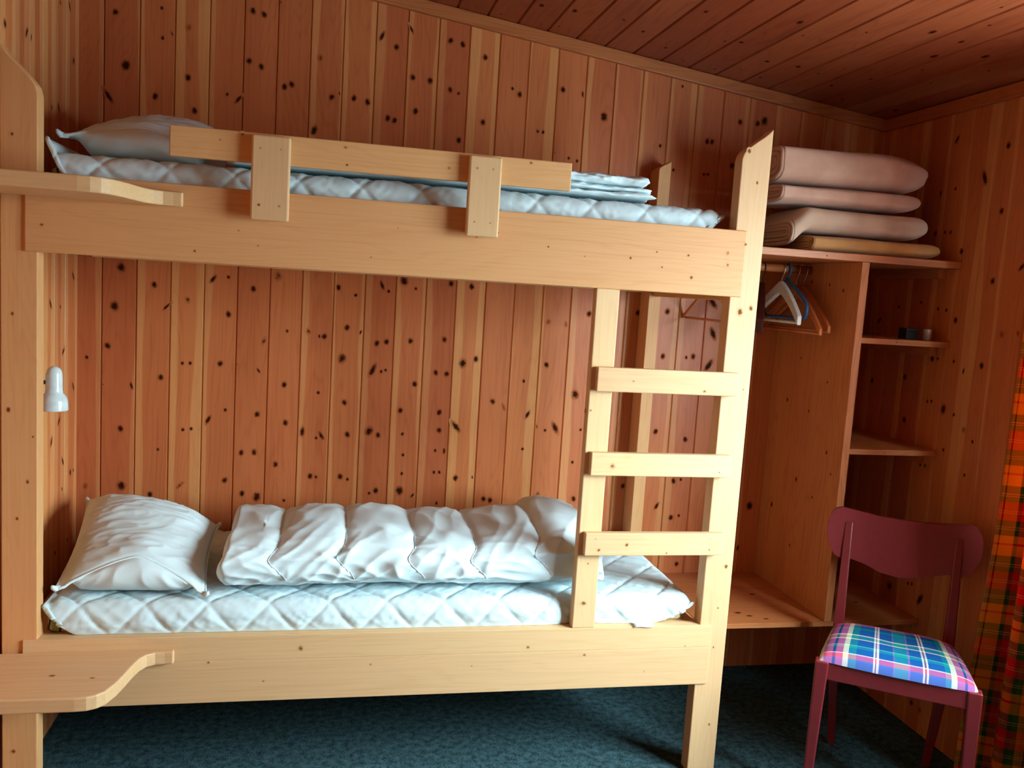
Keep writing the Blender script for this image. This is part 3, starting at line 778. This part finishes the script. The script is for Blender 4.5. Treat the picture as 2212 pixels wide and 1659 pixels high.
def duvet_folded():
    """duvet laid flat and folded over in three soft layers on the upper bunk"""
    r = thing('duvet', 'white duvet folded flat behind the guard board on the upper bunk', 'duvet', (0, 0, 0))
    def layer(x0, x1, y0, y1, z0, z1, sd, nmx=150, nv=64):
        mb = MB()
        def pos(i, j):
            t = j / (nmx - 1); th = 2 * pi * i / nv; c, s = math.cos(th), math.sin(th)
            k = min(1.0, (1 - abs(2 * t - 1)) / .06); cap = math.sqrt(max(0.0, 1 - (1 - k) ** 2))
            x = x0 + (x1 - x0) * t
            hw = (y1 - y0) / 2 * (.8 + .2 * cap); hh = (z1 - z0) / 2 * (.3 + .7 * cap ** .6)
            sg = lambda v, e: math.copysign(abs(v) ** e, v)
            w = ridge((x * 14 + s, th * 2.5 + x * 4, sd)) ** 3 * .009 + ridge((x * 40 + c * 3, th * 3, sd + 4)) ** 3 * .003 - .004
            top = .014 * noise.noise(Vector((x * 7, c * 2, sd)))
            y = (y0 + y1) / 2 + hw * sg(c, .6) + c * w + .012 * noise.noise(Vector((x * 8, sd, 1)))
            z = (z0 + z1) / 2 + hh * sg(s, .75) + max(0.0, s) * (w + top)
            return (x + .016 * noise.noise(Vector((th * 2, sd, t * 2))) * (1 if k < 1 else 0), y, max(z, z0))
        b = mb.grid(nv, nmx, pos, closeu=True)
        mb.face([b + q for q in range(nv)][::-1]); mb.face([b + (nmx - 1) * nv + q for q in range(nv)])
        recalc(mb.build('folded_layer', M['white'], r, smooth=True))
    layer(-.30, .95, 2.485, 3.02, 1.803, 1.826, 1.0)
    layer(-.18, .945, 2.49, 3.0, 1.822, 1.842, 5.0)
    layer(.28, .925, 2.480, 2.98, 1.838, 1.878, 9.0)
duvet_folded()

# ------------------------------------------------------------------ reading lamp
lamp = thing('wall_lamp', 'small white spotlight mounted on the left wall above the lower pillow', 'lamp', (XL, 2.664, 1.16))
mb = MB()
mb.lathe([(0, .128), (.007, .127), (.014, .123), (.019, .116), (.0215, .106), (.022, .095), (.0225, .060), (.0235, .050), (.030, .042), (.0345, .034), (.0365, .024), (.0375, .002), (.0375, 0), (.0355, 0), (.0355, .02), (.03, .034), (.018, .045), (0, .047)], (.07, 0, -.078), 40)
recalc(mb.build('lamp_shade', M['enamel'], lamp, smooth=True))
mb = MB(); mb.lathe([(0, .046), (.010, .046), (.011, .028), (.019, .018), (.021, .008), (.017, -.001), (0, -.005)], (.07, 0, -.078), 24)
recalc(mb.build('bulb', M['label'], lamp, smooth=True))
mb = MB(); mb.tube([(.0012, -.02, .004), (.014, -.02, .004)], .022, 24); mb.build('wall_plate', M['enamel'], lamp, smooth=False, bevel=.002)
mb = MB(); mb.tube([(.012, -.02, .004), (.026, -.018, .004), (.038, -.008, .003), (.050, 0, .002)], .006, 12); mb.build('arm', M['bracket'], lamp, smooth=True)

# ------------------------------------------------------------------ open wardrobe
wr = thing('open_wardrobe', 'doorless pine wardrobe unit with clothes rail and side shelves in the right corner', 'wardrobe', (0, 0, 0))
WX0, WYF = 1.285, 2.625
def ubox(name, mat, x0, x1, y0, y1, z0, z1, bevel=.002, knots=()):
    return board(name, mat, x0, x1, y0, y1, z0, z1, wr, knots, bevel)
BK = YB - .001
def glued(name, x0, x1, axis_split, lo, hi, w, fn, knots):
    """panel glued up from staves: every stave its own tone, one mesh"""
    mb = MB(); a = lo; rr = random.Random(int(lo * 1000) + len(name))
    while a < hi - .001:
        b = min(hi, a + w * rr.uniform(.8, 1.2))
        if hi - b < w * .4: b = hi
        fn(mb, a, b, rr.random()); a = b
    for p, eu, ev, ru, rv in knots: mb.disc(p, eu, ev, ru, rv, 14, (.3, 0, -2, 2))
    return mb.build(name, M[x0], wr)
X_, Y_, Z_ = (1, 0, 0), (0, 1, 0), (0, 0, 1)
ubox('top_shelf', 'unit_x', WX0, XR - .001, WYF, BK, 1.679, 1.704, knots=[(1.62, 1.69, .004)])
DV0, DV1 = 1.757, 1.784
kn = [((DV0 - .0005, y, z), (0, -1, 0), Z_, r, r * 1.5) for y, z, r in ((2.72, 1.58, .007), (2.81, 1.60, .006), (2.93, 1.61, .007), (2.86, 1.13, .006), (2.90, .86, .010), (2.78, .82, .006), (2.76, 1.25, .005), (2.72, 1.0, .008),
       (2.95, 1.32, .006), (3.02, 1.15, .009), (3.06, .72, .011), (2.9, .60, .006), (2.68, .93, .005))]
glued('divider', 'unit_z', 0, 'y', WYF, BK, .075, lambda m, a, b, p: m.box(DV0, DV1, a, b, .408, 1.678, p), kn)
kn = [((x, y, .4075), X_, Y_, r * 1.8, r) for x, y, r in ((1.47, 2.72, .012), (1.50, 2.69, .010), (1.45, 2.78, .012), (1.40, 2.84, .010), (1.55, 2.66, .008), (1.62, 2.90, .010), (1.9, 2.9, .01), (2.0, 2.8, .008))]
glued('base_shelf', 'unit_x', 0, 'y', WYF, BK, .09, lambda m, a, b, p: m.box(WX0, XR - .001, a, b, .389, .407, p), kn)
for z in (1.422, 1.031):
    ubox('shelf', 'unit_x', DV1 + .0005, XR - .001, 2.637, BK, z - .020, z, knots=[(1.93, z - .01, .003)])
for zt, sx in ((1.6785, 1), (1.4015, 1), (1.0105, 1)):
    ubox('cleat', 'unit_x', DV1 + .001, XR - .0305, BK - .022, BK, zt - .034, zt, .001)
    ubox('cleat', 'unit_y', XR - .030, XR - .001, 2.70, BK, zt - .034, zt, .001)
ubox('cleat', 'unit_x', WX0, XR - .001, BK - .022, BK, .352, .3885, .001)
ubox('rail_support', 'unit_y', 1.287, 1.303, 2.80, 3.05, 1.61, 1.6785, .001)
RY, RZ = 2.945, 1.652
mb = MB(); mb.tube([(1.303, RY, RZ), (DV0 - .0005, RY, RZ)], .0145, 20)
mb.build('clothes_rail', M['unit_x'], wr, smooth=True)

# ------------------------------------------------------------------ hangers
def hook(parent, neck, mat, r=.0018):
    """wire hook over the clothes rail: parent origin = centre of the rail"""
    R = .0145 + r + .0006
    pts = [(0, R * math.cos(a), R * math.sin(a)) for a in [math.radians(d) for d in range(-35, 181, 12)]]
    pts += [(0, -R, -.010), (0, -R * .75, -.022), (0, -.004, -.030), (0, 0, -.038), (0, 0, neck)]
    mb = MB(); mb.tube(pts, r, 8); return mb.build('hook', mat, parent, smooth=True)
def arms_outline(w, drop, th0, th1, n=14):
    """shoulder shape in (y, z): gently curved arms, thick at the neck"""
    up = []; lo = []
    for k in range(-n, n + 1):
        t = k / n; a = abs(t)
        z = -drop * (a ** 1.15); th = th0 + (th1 - th0) * a
        up.append((t * w / 2, z)); lo.append((t * w / 2, z - th))
    return up, lo
def hanger(x, label, mat, w=.40, drop=.13, th=(.040, .028), depth=.016, neck=-.052, bar=True, hookmat='steel', rotz=0.0, flare=0.0, barmat=None, yoff=0.0):
    r = thing('clothes_hanger', label, 'clothes hanger', (x, RY, RZ), 0, 'hangers on the clothes rail')
    hook(r, neck - .004, M[hookmat])
    up, lo = arms_outline(w, drop, th[0], th[1]); mb = MB(); N = len(up); L = []
    for k in range(N):
        a = abs(k - N // 2) / (N // 2); d = depth / 2 * (1 + flare * a ** 2)
        bow = .018 * a ** 2
        L.append([mb.vert((sx * d - bow, p[0], p[1] + neck)) for p in (up[k], lo[k]) for sx in (-1, 1)])
    for k in range(N - 1):
        A, B = L[k], L[k + 1]
        for q in ((0, 1), (1, 3), (3, 2), (2, 0)): mb.face((A[q[0]], B[q[0]], B[q[1]], A[q[1]]))
    mb.face((L[0][0], L[0][1], L[0][3], L[0][2])); mb.face((L[-1][0], L[-1][2], L[-1][3], L[-1][1]))
    o = recalc(mb.build('shoulder', mat if not isinstance(mat, str) else M[mat], r, smooth=False, bevel=.004, segs=3)); o.rotation_euler.z = rotz
    if bar:
        zb = -drop - th[1] * .72 + neck; ye = w / 2 * .93
        mb = MB(); mb.tube([(-.014, -ye, zb), (-.014, ye, zb)], .0048, 10); mb.build('trouser_bar', M[barmat or mat], r, smooth=True).rotation_euler.z = rotz
    return r
hanger(1.642, 'white hanger with straight bar on the clothes rail', 'white_paint', w=.36, drop=.125, th=(.045, .034), depth=.018, neck=-.046)
hanger(1.563, 'dark brown hanger with broad shoulders nearest the ladder post', 'darkwood', w=.31, drop=.135, th=(.04, .05), depth=.020, flare=.6, hookmat='blacksteel', rotz=math.radians(-21), neck=-.055)
hanger(1.703, 'orange wooden hanger next to the blue one', 'orangewood', w=.45, drop=.15, th=(.030, .026), depth=.013, neck=-.06)
hanger(1.735, 'orange wooden hanger closest to the wardrobe divider', 'orangewood', w=.45, drop=.14, th=(.030, .026), depth=.013, neck=-.06)
hanger(1.365, 'thin wooden hanger seen through the top ladder opening', 'brownwood', w=.40, drop=.135, th=(.016, .016), depth=.010, neck=-.06)
r = thing('clothes_hanger', 'blue plastic hanger behind the white one', 'clothes hanger', (1.664, RY, RZ), 0, 'hangers on the clothes rail')
hook(r, -.045, M['blue'], .0042)
half = [(0, -.036), (.02, -.052), (.05, -.066), (.11, -.098), (.145, -.122), (.155, -.14), (.155, -.165), (.148, -.176), (.132, -.18)]
mb = MB(); mb.tube([(0, y, z) for y, z in half] + [(0, 0, -.18)] + [(0, -y, z) for y, z in half[::-1]], .0062, 10)
mb.build('frame', M['blue'], r, smooth=True)

# ------------------------------------------------------------------ blankets on the top shelf
def blanket(name, label, mat, x0, x1, y0, y1, z0, z1, sd, layers=3, sag=None, droop=0.0, box=.07, slant=0.0):
    """wool blanket folded to a soft pad: round fold to the front, end of the folded leaves showing on the left"""
    nx, nv = 100, 64; mb = MB()
    sg = lambda v, e: math.copysign(abs(v) ** e, v)
    def sec(x, th, cap, k=1.0):
        c, s_ = math.cos(th), math.sin(th)
        base = z0 + (sag(x) if sag else 0.0); hh = (z1 - z0) / 2
        y = (y0 + y1) / 2 + ((y1 - y0) / 2 - hh * (1 - k)) * sg(c, .42) * (.93 + .07 * cap)
        z = base + hh + hh * k * sg(s_, .62) * (.2 + .8 * cap ** .6)
        z += .012 * max(0.0, s_) * (noise.noise(Vector((x * 3, c * 1.5, sd + 7))) - .55) * k
        y += .007 * noise.noise(Vector((x * 5, s_ * 1.5, sd))) * c
        return y, z
    def pos(i, j):
        t = j / (nx - 1); th = 2 * pi * i / nv
        x = x0 + (x1 - x0) * t
        q = min(1.0, (x1 - x) / box); cap = math.sqrt(max(0.0, 1 - (1 - q) ** 2))
        y, z = sec(x, th, cap)
        z -= droop * ss(.70, 1.0, t) * (.35 + .65 * (z - z0) / (z1 - z0))
        return (x + slant * (y - y0), y, max(z, z0 + .0005 + (sag(x) if sag else 0.0)))
    b = mb.grid(nv, nx, pos, closeu=True)
    mb.face([b + q for q in range(nv)][::-1]); mb.face([b + (nx - 1) * nv + q for q in range(nv)])
    o = recalc(mb.build(name, M[mat], smooth=True))
    tag(o, label, 'blanket', 'folded wool blankets on the top shelf')
    # rounded edges of the folded leaves, one inside the other
    hh = (z1 - z0) / 2; rt = hh / (layers + .5) * .5
    for q in range(layers):
        k = 1 - (2 * q + 1.1) * rt / hh
        pts = []
        for m in range(41):
            th = pi * .5 + (pi * m / 40)
            y, z = sec(x0, th, 1.0, k)
            pts.append((x0 - rt * (.25 + .35 * noise.noise(Vector((m * .15, q * 3., sd)))) + slant * (y - y0), y, z))
        e = MB(); e.tube([(pts[0][0], y1 - hh * 1.5, pts[0][2])] + pts + [(pts[-1][0], y1 - hh * 1.5, pts[-1][2])], rt * .95, 10)
        e.build('fold_edge', M[mat], o, smooth=True)
        e = MB(); e.tube([(p[0] - rt * .45, p[1] - rt * .55, p[2]) for p in pts], .0016, 5)
        e.build('edge_stitching', M['wool_edge'], o, smooth=True)
    return o
SY0 = 2.665
blanket('folded_blanket', 'tan wool blanket at the bottom of the stack on the top shelf', 'wool_tan', 1.585, 2.080, SY0 - .015, 2.98, 1.7045, 1.768, 1.0, layers=3)
blanket('folded_blanket', 'thick cream blanket second from the bottom of the stack', 'wool_cream', 1.515, 2.030, SY0, 2.98, 1.7695, 1.862, 2.0, layers=3, box=.05, sag=lambda x: -.055 * ss(1.58, 1.50, x) if x < 1.575 else 0.0)
blanket('folded_blanket', 'thin pinkish blanket just below the topmost one', 'wool_pink', 1.462, 1.990, SY0 - .002, 2.97, 1.8635, 1.930, 3.0, layers=2, sag=None)
blanket('folded_blanket', 'puffy pale pink blanket on top of the blanket stack', 'wool_pink', 1.455, 2.008, SY0 + .002, 2.97, 1.9315, 2.062, 4.0, layers=3, droop=.012, box=.10)

# ------------------------------------------------------------------ small things on the upper side shelf
cp = thing('tin_cup', 'small silvery tin standing on the upper wardrobe side shelf', 'tin', (2.098, 2.705, 1.4222))
mb = MB(); mb.lathe([(0, 0), (.0155, 0), (.0165, .002), (.0165, .036), (.0172, .038), (.0165, .040)], (0, 0, 0), 28); recalc(mb.build('body', M['silver'], cp, smooth=True, bevel=.001))
mb = MB(); mb.lathe([(.0163, .0395), (.016, .041), (0, .0412)], (0, 0, 0), 28); recalc(mb.build('lid', M['silver'], cp, smooth=True))
bx = thing('small_box', 'small black box beside the silvery tin on the side shelf', 'box', (2.044, 2.735, 1.4222), .1)
mb = MB(); mb.box(-.026, .026, -.02, .02, 0, .030); mb.build('body', M['black'], bx, bevel=.002)
mb = MB(); mb.box(-.0265, .0265, -.0205, .0205, .0302, .040); mb.build('lid', M['black'], bx, bevel=.002)

# ------------------------------------------------------------------ chair
ch = thing('dining_chair', 'dark red painted chair with blue tartan seat against the right wall', 'chair', (1.768, 2.257, 0), math.radians(-33.9))
FW, BW, FD, BD = .226, .177, -.185, .185     # half widths, front and back
def leg(top, foot, wt, wf, dt, df, z1):
    mb = MB(); T = []; B = []
    for sx, sy in ((-1, -1), (1, -1), (1, 1), (-1, 1)):
        B.append(mb.vert((foot[0] + sx * wf / 2, foot[1] + sy * df / 2, 0))); T.append(mb.vert((top[0] + sx * wt / 2, top[1] + sy * dt / 2, z1)))
    mb.face(B[::-1]); mb.face(T)
    for k in range(4): mb.face((B[k], B[(k + 1) % 4], T[(k + 1) % 4], T[k]))
    return mb.build('leg', M['red'], ch, bevel=.005, segs=3)
for sx in (-1, 1):
    leg((sx * (FW - .019), FD + .019), (sx * (FW - .010), FD + .010), .040, .026, .038, .026, .452)
def backleg(sx):
    mb = MB(); rows = []
    for z, y, x, w, d in ((0, .232, .150, .024, .026), (.25, .190, .165, .030, .032), (.45, .178, .168, .034, .036), (.56, .185, .168, .030, .030), (.72, .205, .168, .026, .020), (.80, .217, .168, .024, .014)):
        rows.append([mb.vert((sx * x + a * w / 2, y + b * d / 2, z)) for a, b in ((-1, -1), (1, -1), (1, 1), (-1, 1))])
    mb.face(rows[0][::-1]); mb.face(rows[-1])
    for p, q in zip(rows, rows[1:]):
        for k in range(4): mb.face((p[k], p[(k + 1) % 4], q[(k + 1) % 4], q[k]))
    return mb.build('leg', M['red'], ch, bevel=.004, segs=2)
backleg(-1); backleg(1)
def apron(p, q, z0, z1, th):
    p, q = Vector(p + (0,)), Vector(q + (0,)); d = (q - p).normalized(); n = Vector((-d.y, d.x, 0)) * th / 2
    mb = MB(); lo = [mb.vert(v + Vector((0, 0, z0))) for v in (p - n, q - n, q + n, p + n)]; hi = [mb.vert(v + Vector((0, 0, z1))) for v in (p - n, q - n, q + n, p + n)]
    mb.face(lo[::-1]); mb.face(hi)
    for k in range(4): mb.face((lo[k], lo[(k + 1) % 4], hi[(k + 1) % 4], hi[k]))
    return recalc(mb.build('apron', M['red'], ch, bevel=.003))
apron((-FW + .035, FD + .016), (FW - .035, FD + .016), .396, .449, .022)
apron((-BW + .02, BD - .008), (BW - .02, BD - .008), .396, .446, .020)
for sx in (-1, 1):
    apron((sx * (FW - .018), FD + .036), (sx * (BW - .010), BD - .022), .396, .447, .020)
    # curved corner brace under the seat
    pts = [(sx * (FW - .022), FD + .035 + .075 * (1 - math.cos(a)) * 0 + .09 * math.sin(a), .397 - .075 * math.cos(a)) for a in [k / 10 * pi / 2 for k in range(11)]]
    mb = MB(); mb.tube(pts, .007, 8); mb.build('corner_brace', M['red'], ch, smooth=True)
# tartan seat pad
n = 44; mb = MB()
def pad(i, j, under=False):
    u, v = i / (n - 1), j / (n - 1)
    hw = (FW - .004) * (1 - v) + (BW + .006) * v
    x = (2 * u - 1) * hw; y = FD + .006 + (BD - .030 - FD) * v
    x *= 1 - .03 * (abs(2 * v - 1) ** 4); y += -.012 * (1 - (2 * u - 1) ** 2) * (1 - v)
    e = max(0.0, (1 - (2 * u - 1) ** 4) * (1 - (2 * v - 1) ** 4))
    z = .4515 + (0 if under else .040 * e ** .45 - .004 * math.exp(-((u - .5) ** 2 + (v - .55) ** 2) * 60))
    return (x, y, z)
mb.grid(n, n, lambda i, j: pad(i, j), uvfn=lambda i, j: (i / (n - 1) * .985 + .006, j / (n - 1) * .95 + .01))
mb.grid(n, n, lambda i, j: pad(i, j, True), flip=True, uvfn=lambda i, j: (i / (n - 1), j / (n - 1)))
o = mb.build('seat_pad', M['seat'], ch, smooth=True); o['label'] = 'blue, green and pink tartan seat pad'
# broad curved backrest
top_o = [(-.236, .792), (-.232, .818), (-.218, .838), (-.196, .846), (-.150, .840), (-.08, .831), (0, .828), (.08, .831), (.150, .840), (.196, .846), (.218, .838), (.232, .818), (.236, .792)]
bot_o = [(-.232, .745), (-.222, .708), (-.205, .682), (-.185, .674), (-.150, .676), (-.105, .664), (-.06, .645), (0, .637), (.06, .645), (.105, .664), (.150, .676), (.185, .674), (.205, .682), (.222, .708), (.232, .745)]
def lerp_o(o_, x):
    for a, b in zip(o_, o_[1:]):
        if a[0] <= x <= b[0]: return a[1] + (b[1] - a[1]) * (x - a[0]) / max(1e-6, b[0] - a[0])
    return o_[0][1] if x < o_[0][0] else o_[-1][1]
mb = MB(); NX, NZ = 48, 10
def br(i, j, off):
    x = -.2355 + .471 * i / (NX - 1); a = lerp_o(bot_o, max(-.232, min(.232, x))); b = lerp_o(top_o, max(-.236, min(.236, x)))
    z = a + (b - a) * j / (NZ - 1)
    y = .196 + (z - .66) * .13 + .018 * (1 - (x / .236) ** 2) + off
    return (x, y, z)
mb.grid(NX, NZ, lambda i, j: br(i, j, -.009)); mb.grid(NX, NZ, lambda i, j: br(i, j, .009), flip=True)
nb = NX * NZ
for i in range(NX - 1):
    mb.face((i, nb + i, nb + i + 1, i + 1)); q = (NZ - 1) * NX + i; mb.face((q + 1, nb + q + 1, nb + q, q))
for j in range(NZ - 1):
    q = j * NX; mb.face((q + NX, nb + q + NX, nb + q, q)); q = j * NX + NX - 1; mb.face((q, nb + q, nb + q + NX, q + NX))
recalc(mb.build('backrest', M['red'], ch, smooth=False, bevel=.005, segs=3))

# ------------------------------------------------------------------ curtain at the window's far side
cu = thing('curtain', 'red, yellow and green tartan curtain hanging by the chair', 'curtain', (2.062, 2.19, 0))
NY, NZ = 200, 60; mb = MB(); LC = .29
arc = [0.0]
def fold(t, z):
    k = .8 + .3 * ss(2.1, .6, z)
    y = -LC * t + .045 * ss(1.0, .02, z) * (1 - t) ** 6
    a = -.9 + t * 2 * pi * 2.1 + .4 * math.sin(t * 9) + .2 * math.sin(z * 1.7 + t * 6)
    return (.052 * k * math.sin(a) - .006 * math.sin(z * 2 + t * 4), y)
for i in range(1, NY):
    a, b = fold((i - 1) / (NY - 1), 1.0), fold(i / (NY - 1), 1.0); arc.append(arc[-1] + math.hypot(b[0] - a[0], b[1] - a[1]))
def cpos(i, j):
    z = .02 + 2.10 * j / (NZ - 1); x, y = fold(i / (NY - 1), z); return (x, y, z)
mb.grid(NY, NZ, cpos, uvfn=lambda i, j: (arc[i] / .15, (.02 + 2.10 * j / (NZ - 1)) / .22 + .35))
o = mb.build('cloth', M['curtain'], cu, smooth=True)
so = o.modifiers.new('thickness', 'SOLIDIFY'); so.thickness = .002
for k in range(8):
    mb = MB(); y = -.015 - k * .036
    mb.tube([(.014 * math.cos(a), y, 2.135 + .0135 * math.sin(a)) for a in [q / 12 * 2 * pi for q in range(13)]], .002, 6, cap=False)
    mb.build('curtain_ring', M['steel'], cu, smooth=True)
rd = thing('curtain_rod', 'wooden curtain rod above the side window', 'curtain rod', (2.062, 1.2, 2.135))
mb = MB(); mb.tube([(0, -1.0, 0), (0, 1.12, 0)], .010, 16); mb.build('rod', M['unit_y'], rd, smooth=True)
for y in (-.9, 1.08):
    mb = MB(); mb.box(.0, XR - 2.062 - .001, y - .01, y + .01, -.01, .01); mb.build('rod_bracket', M['blacksteel'], rd, bevel=.002)
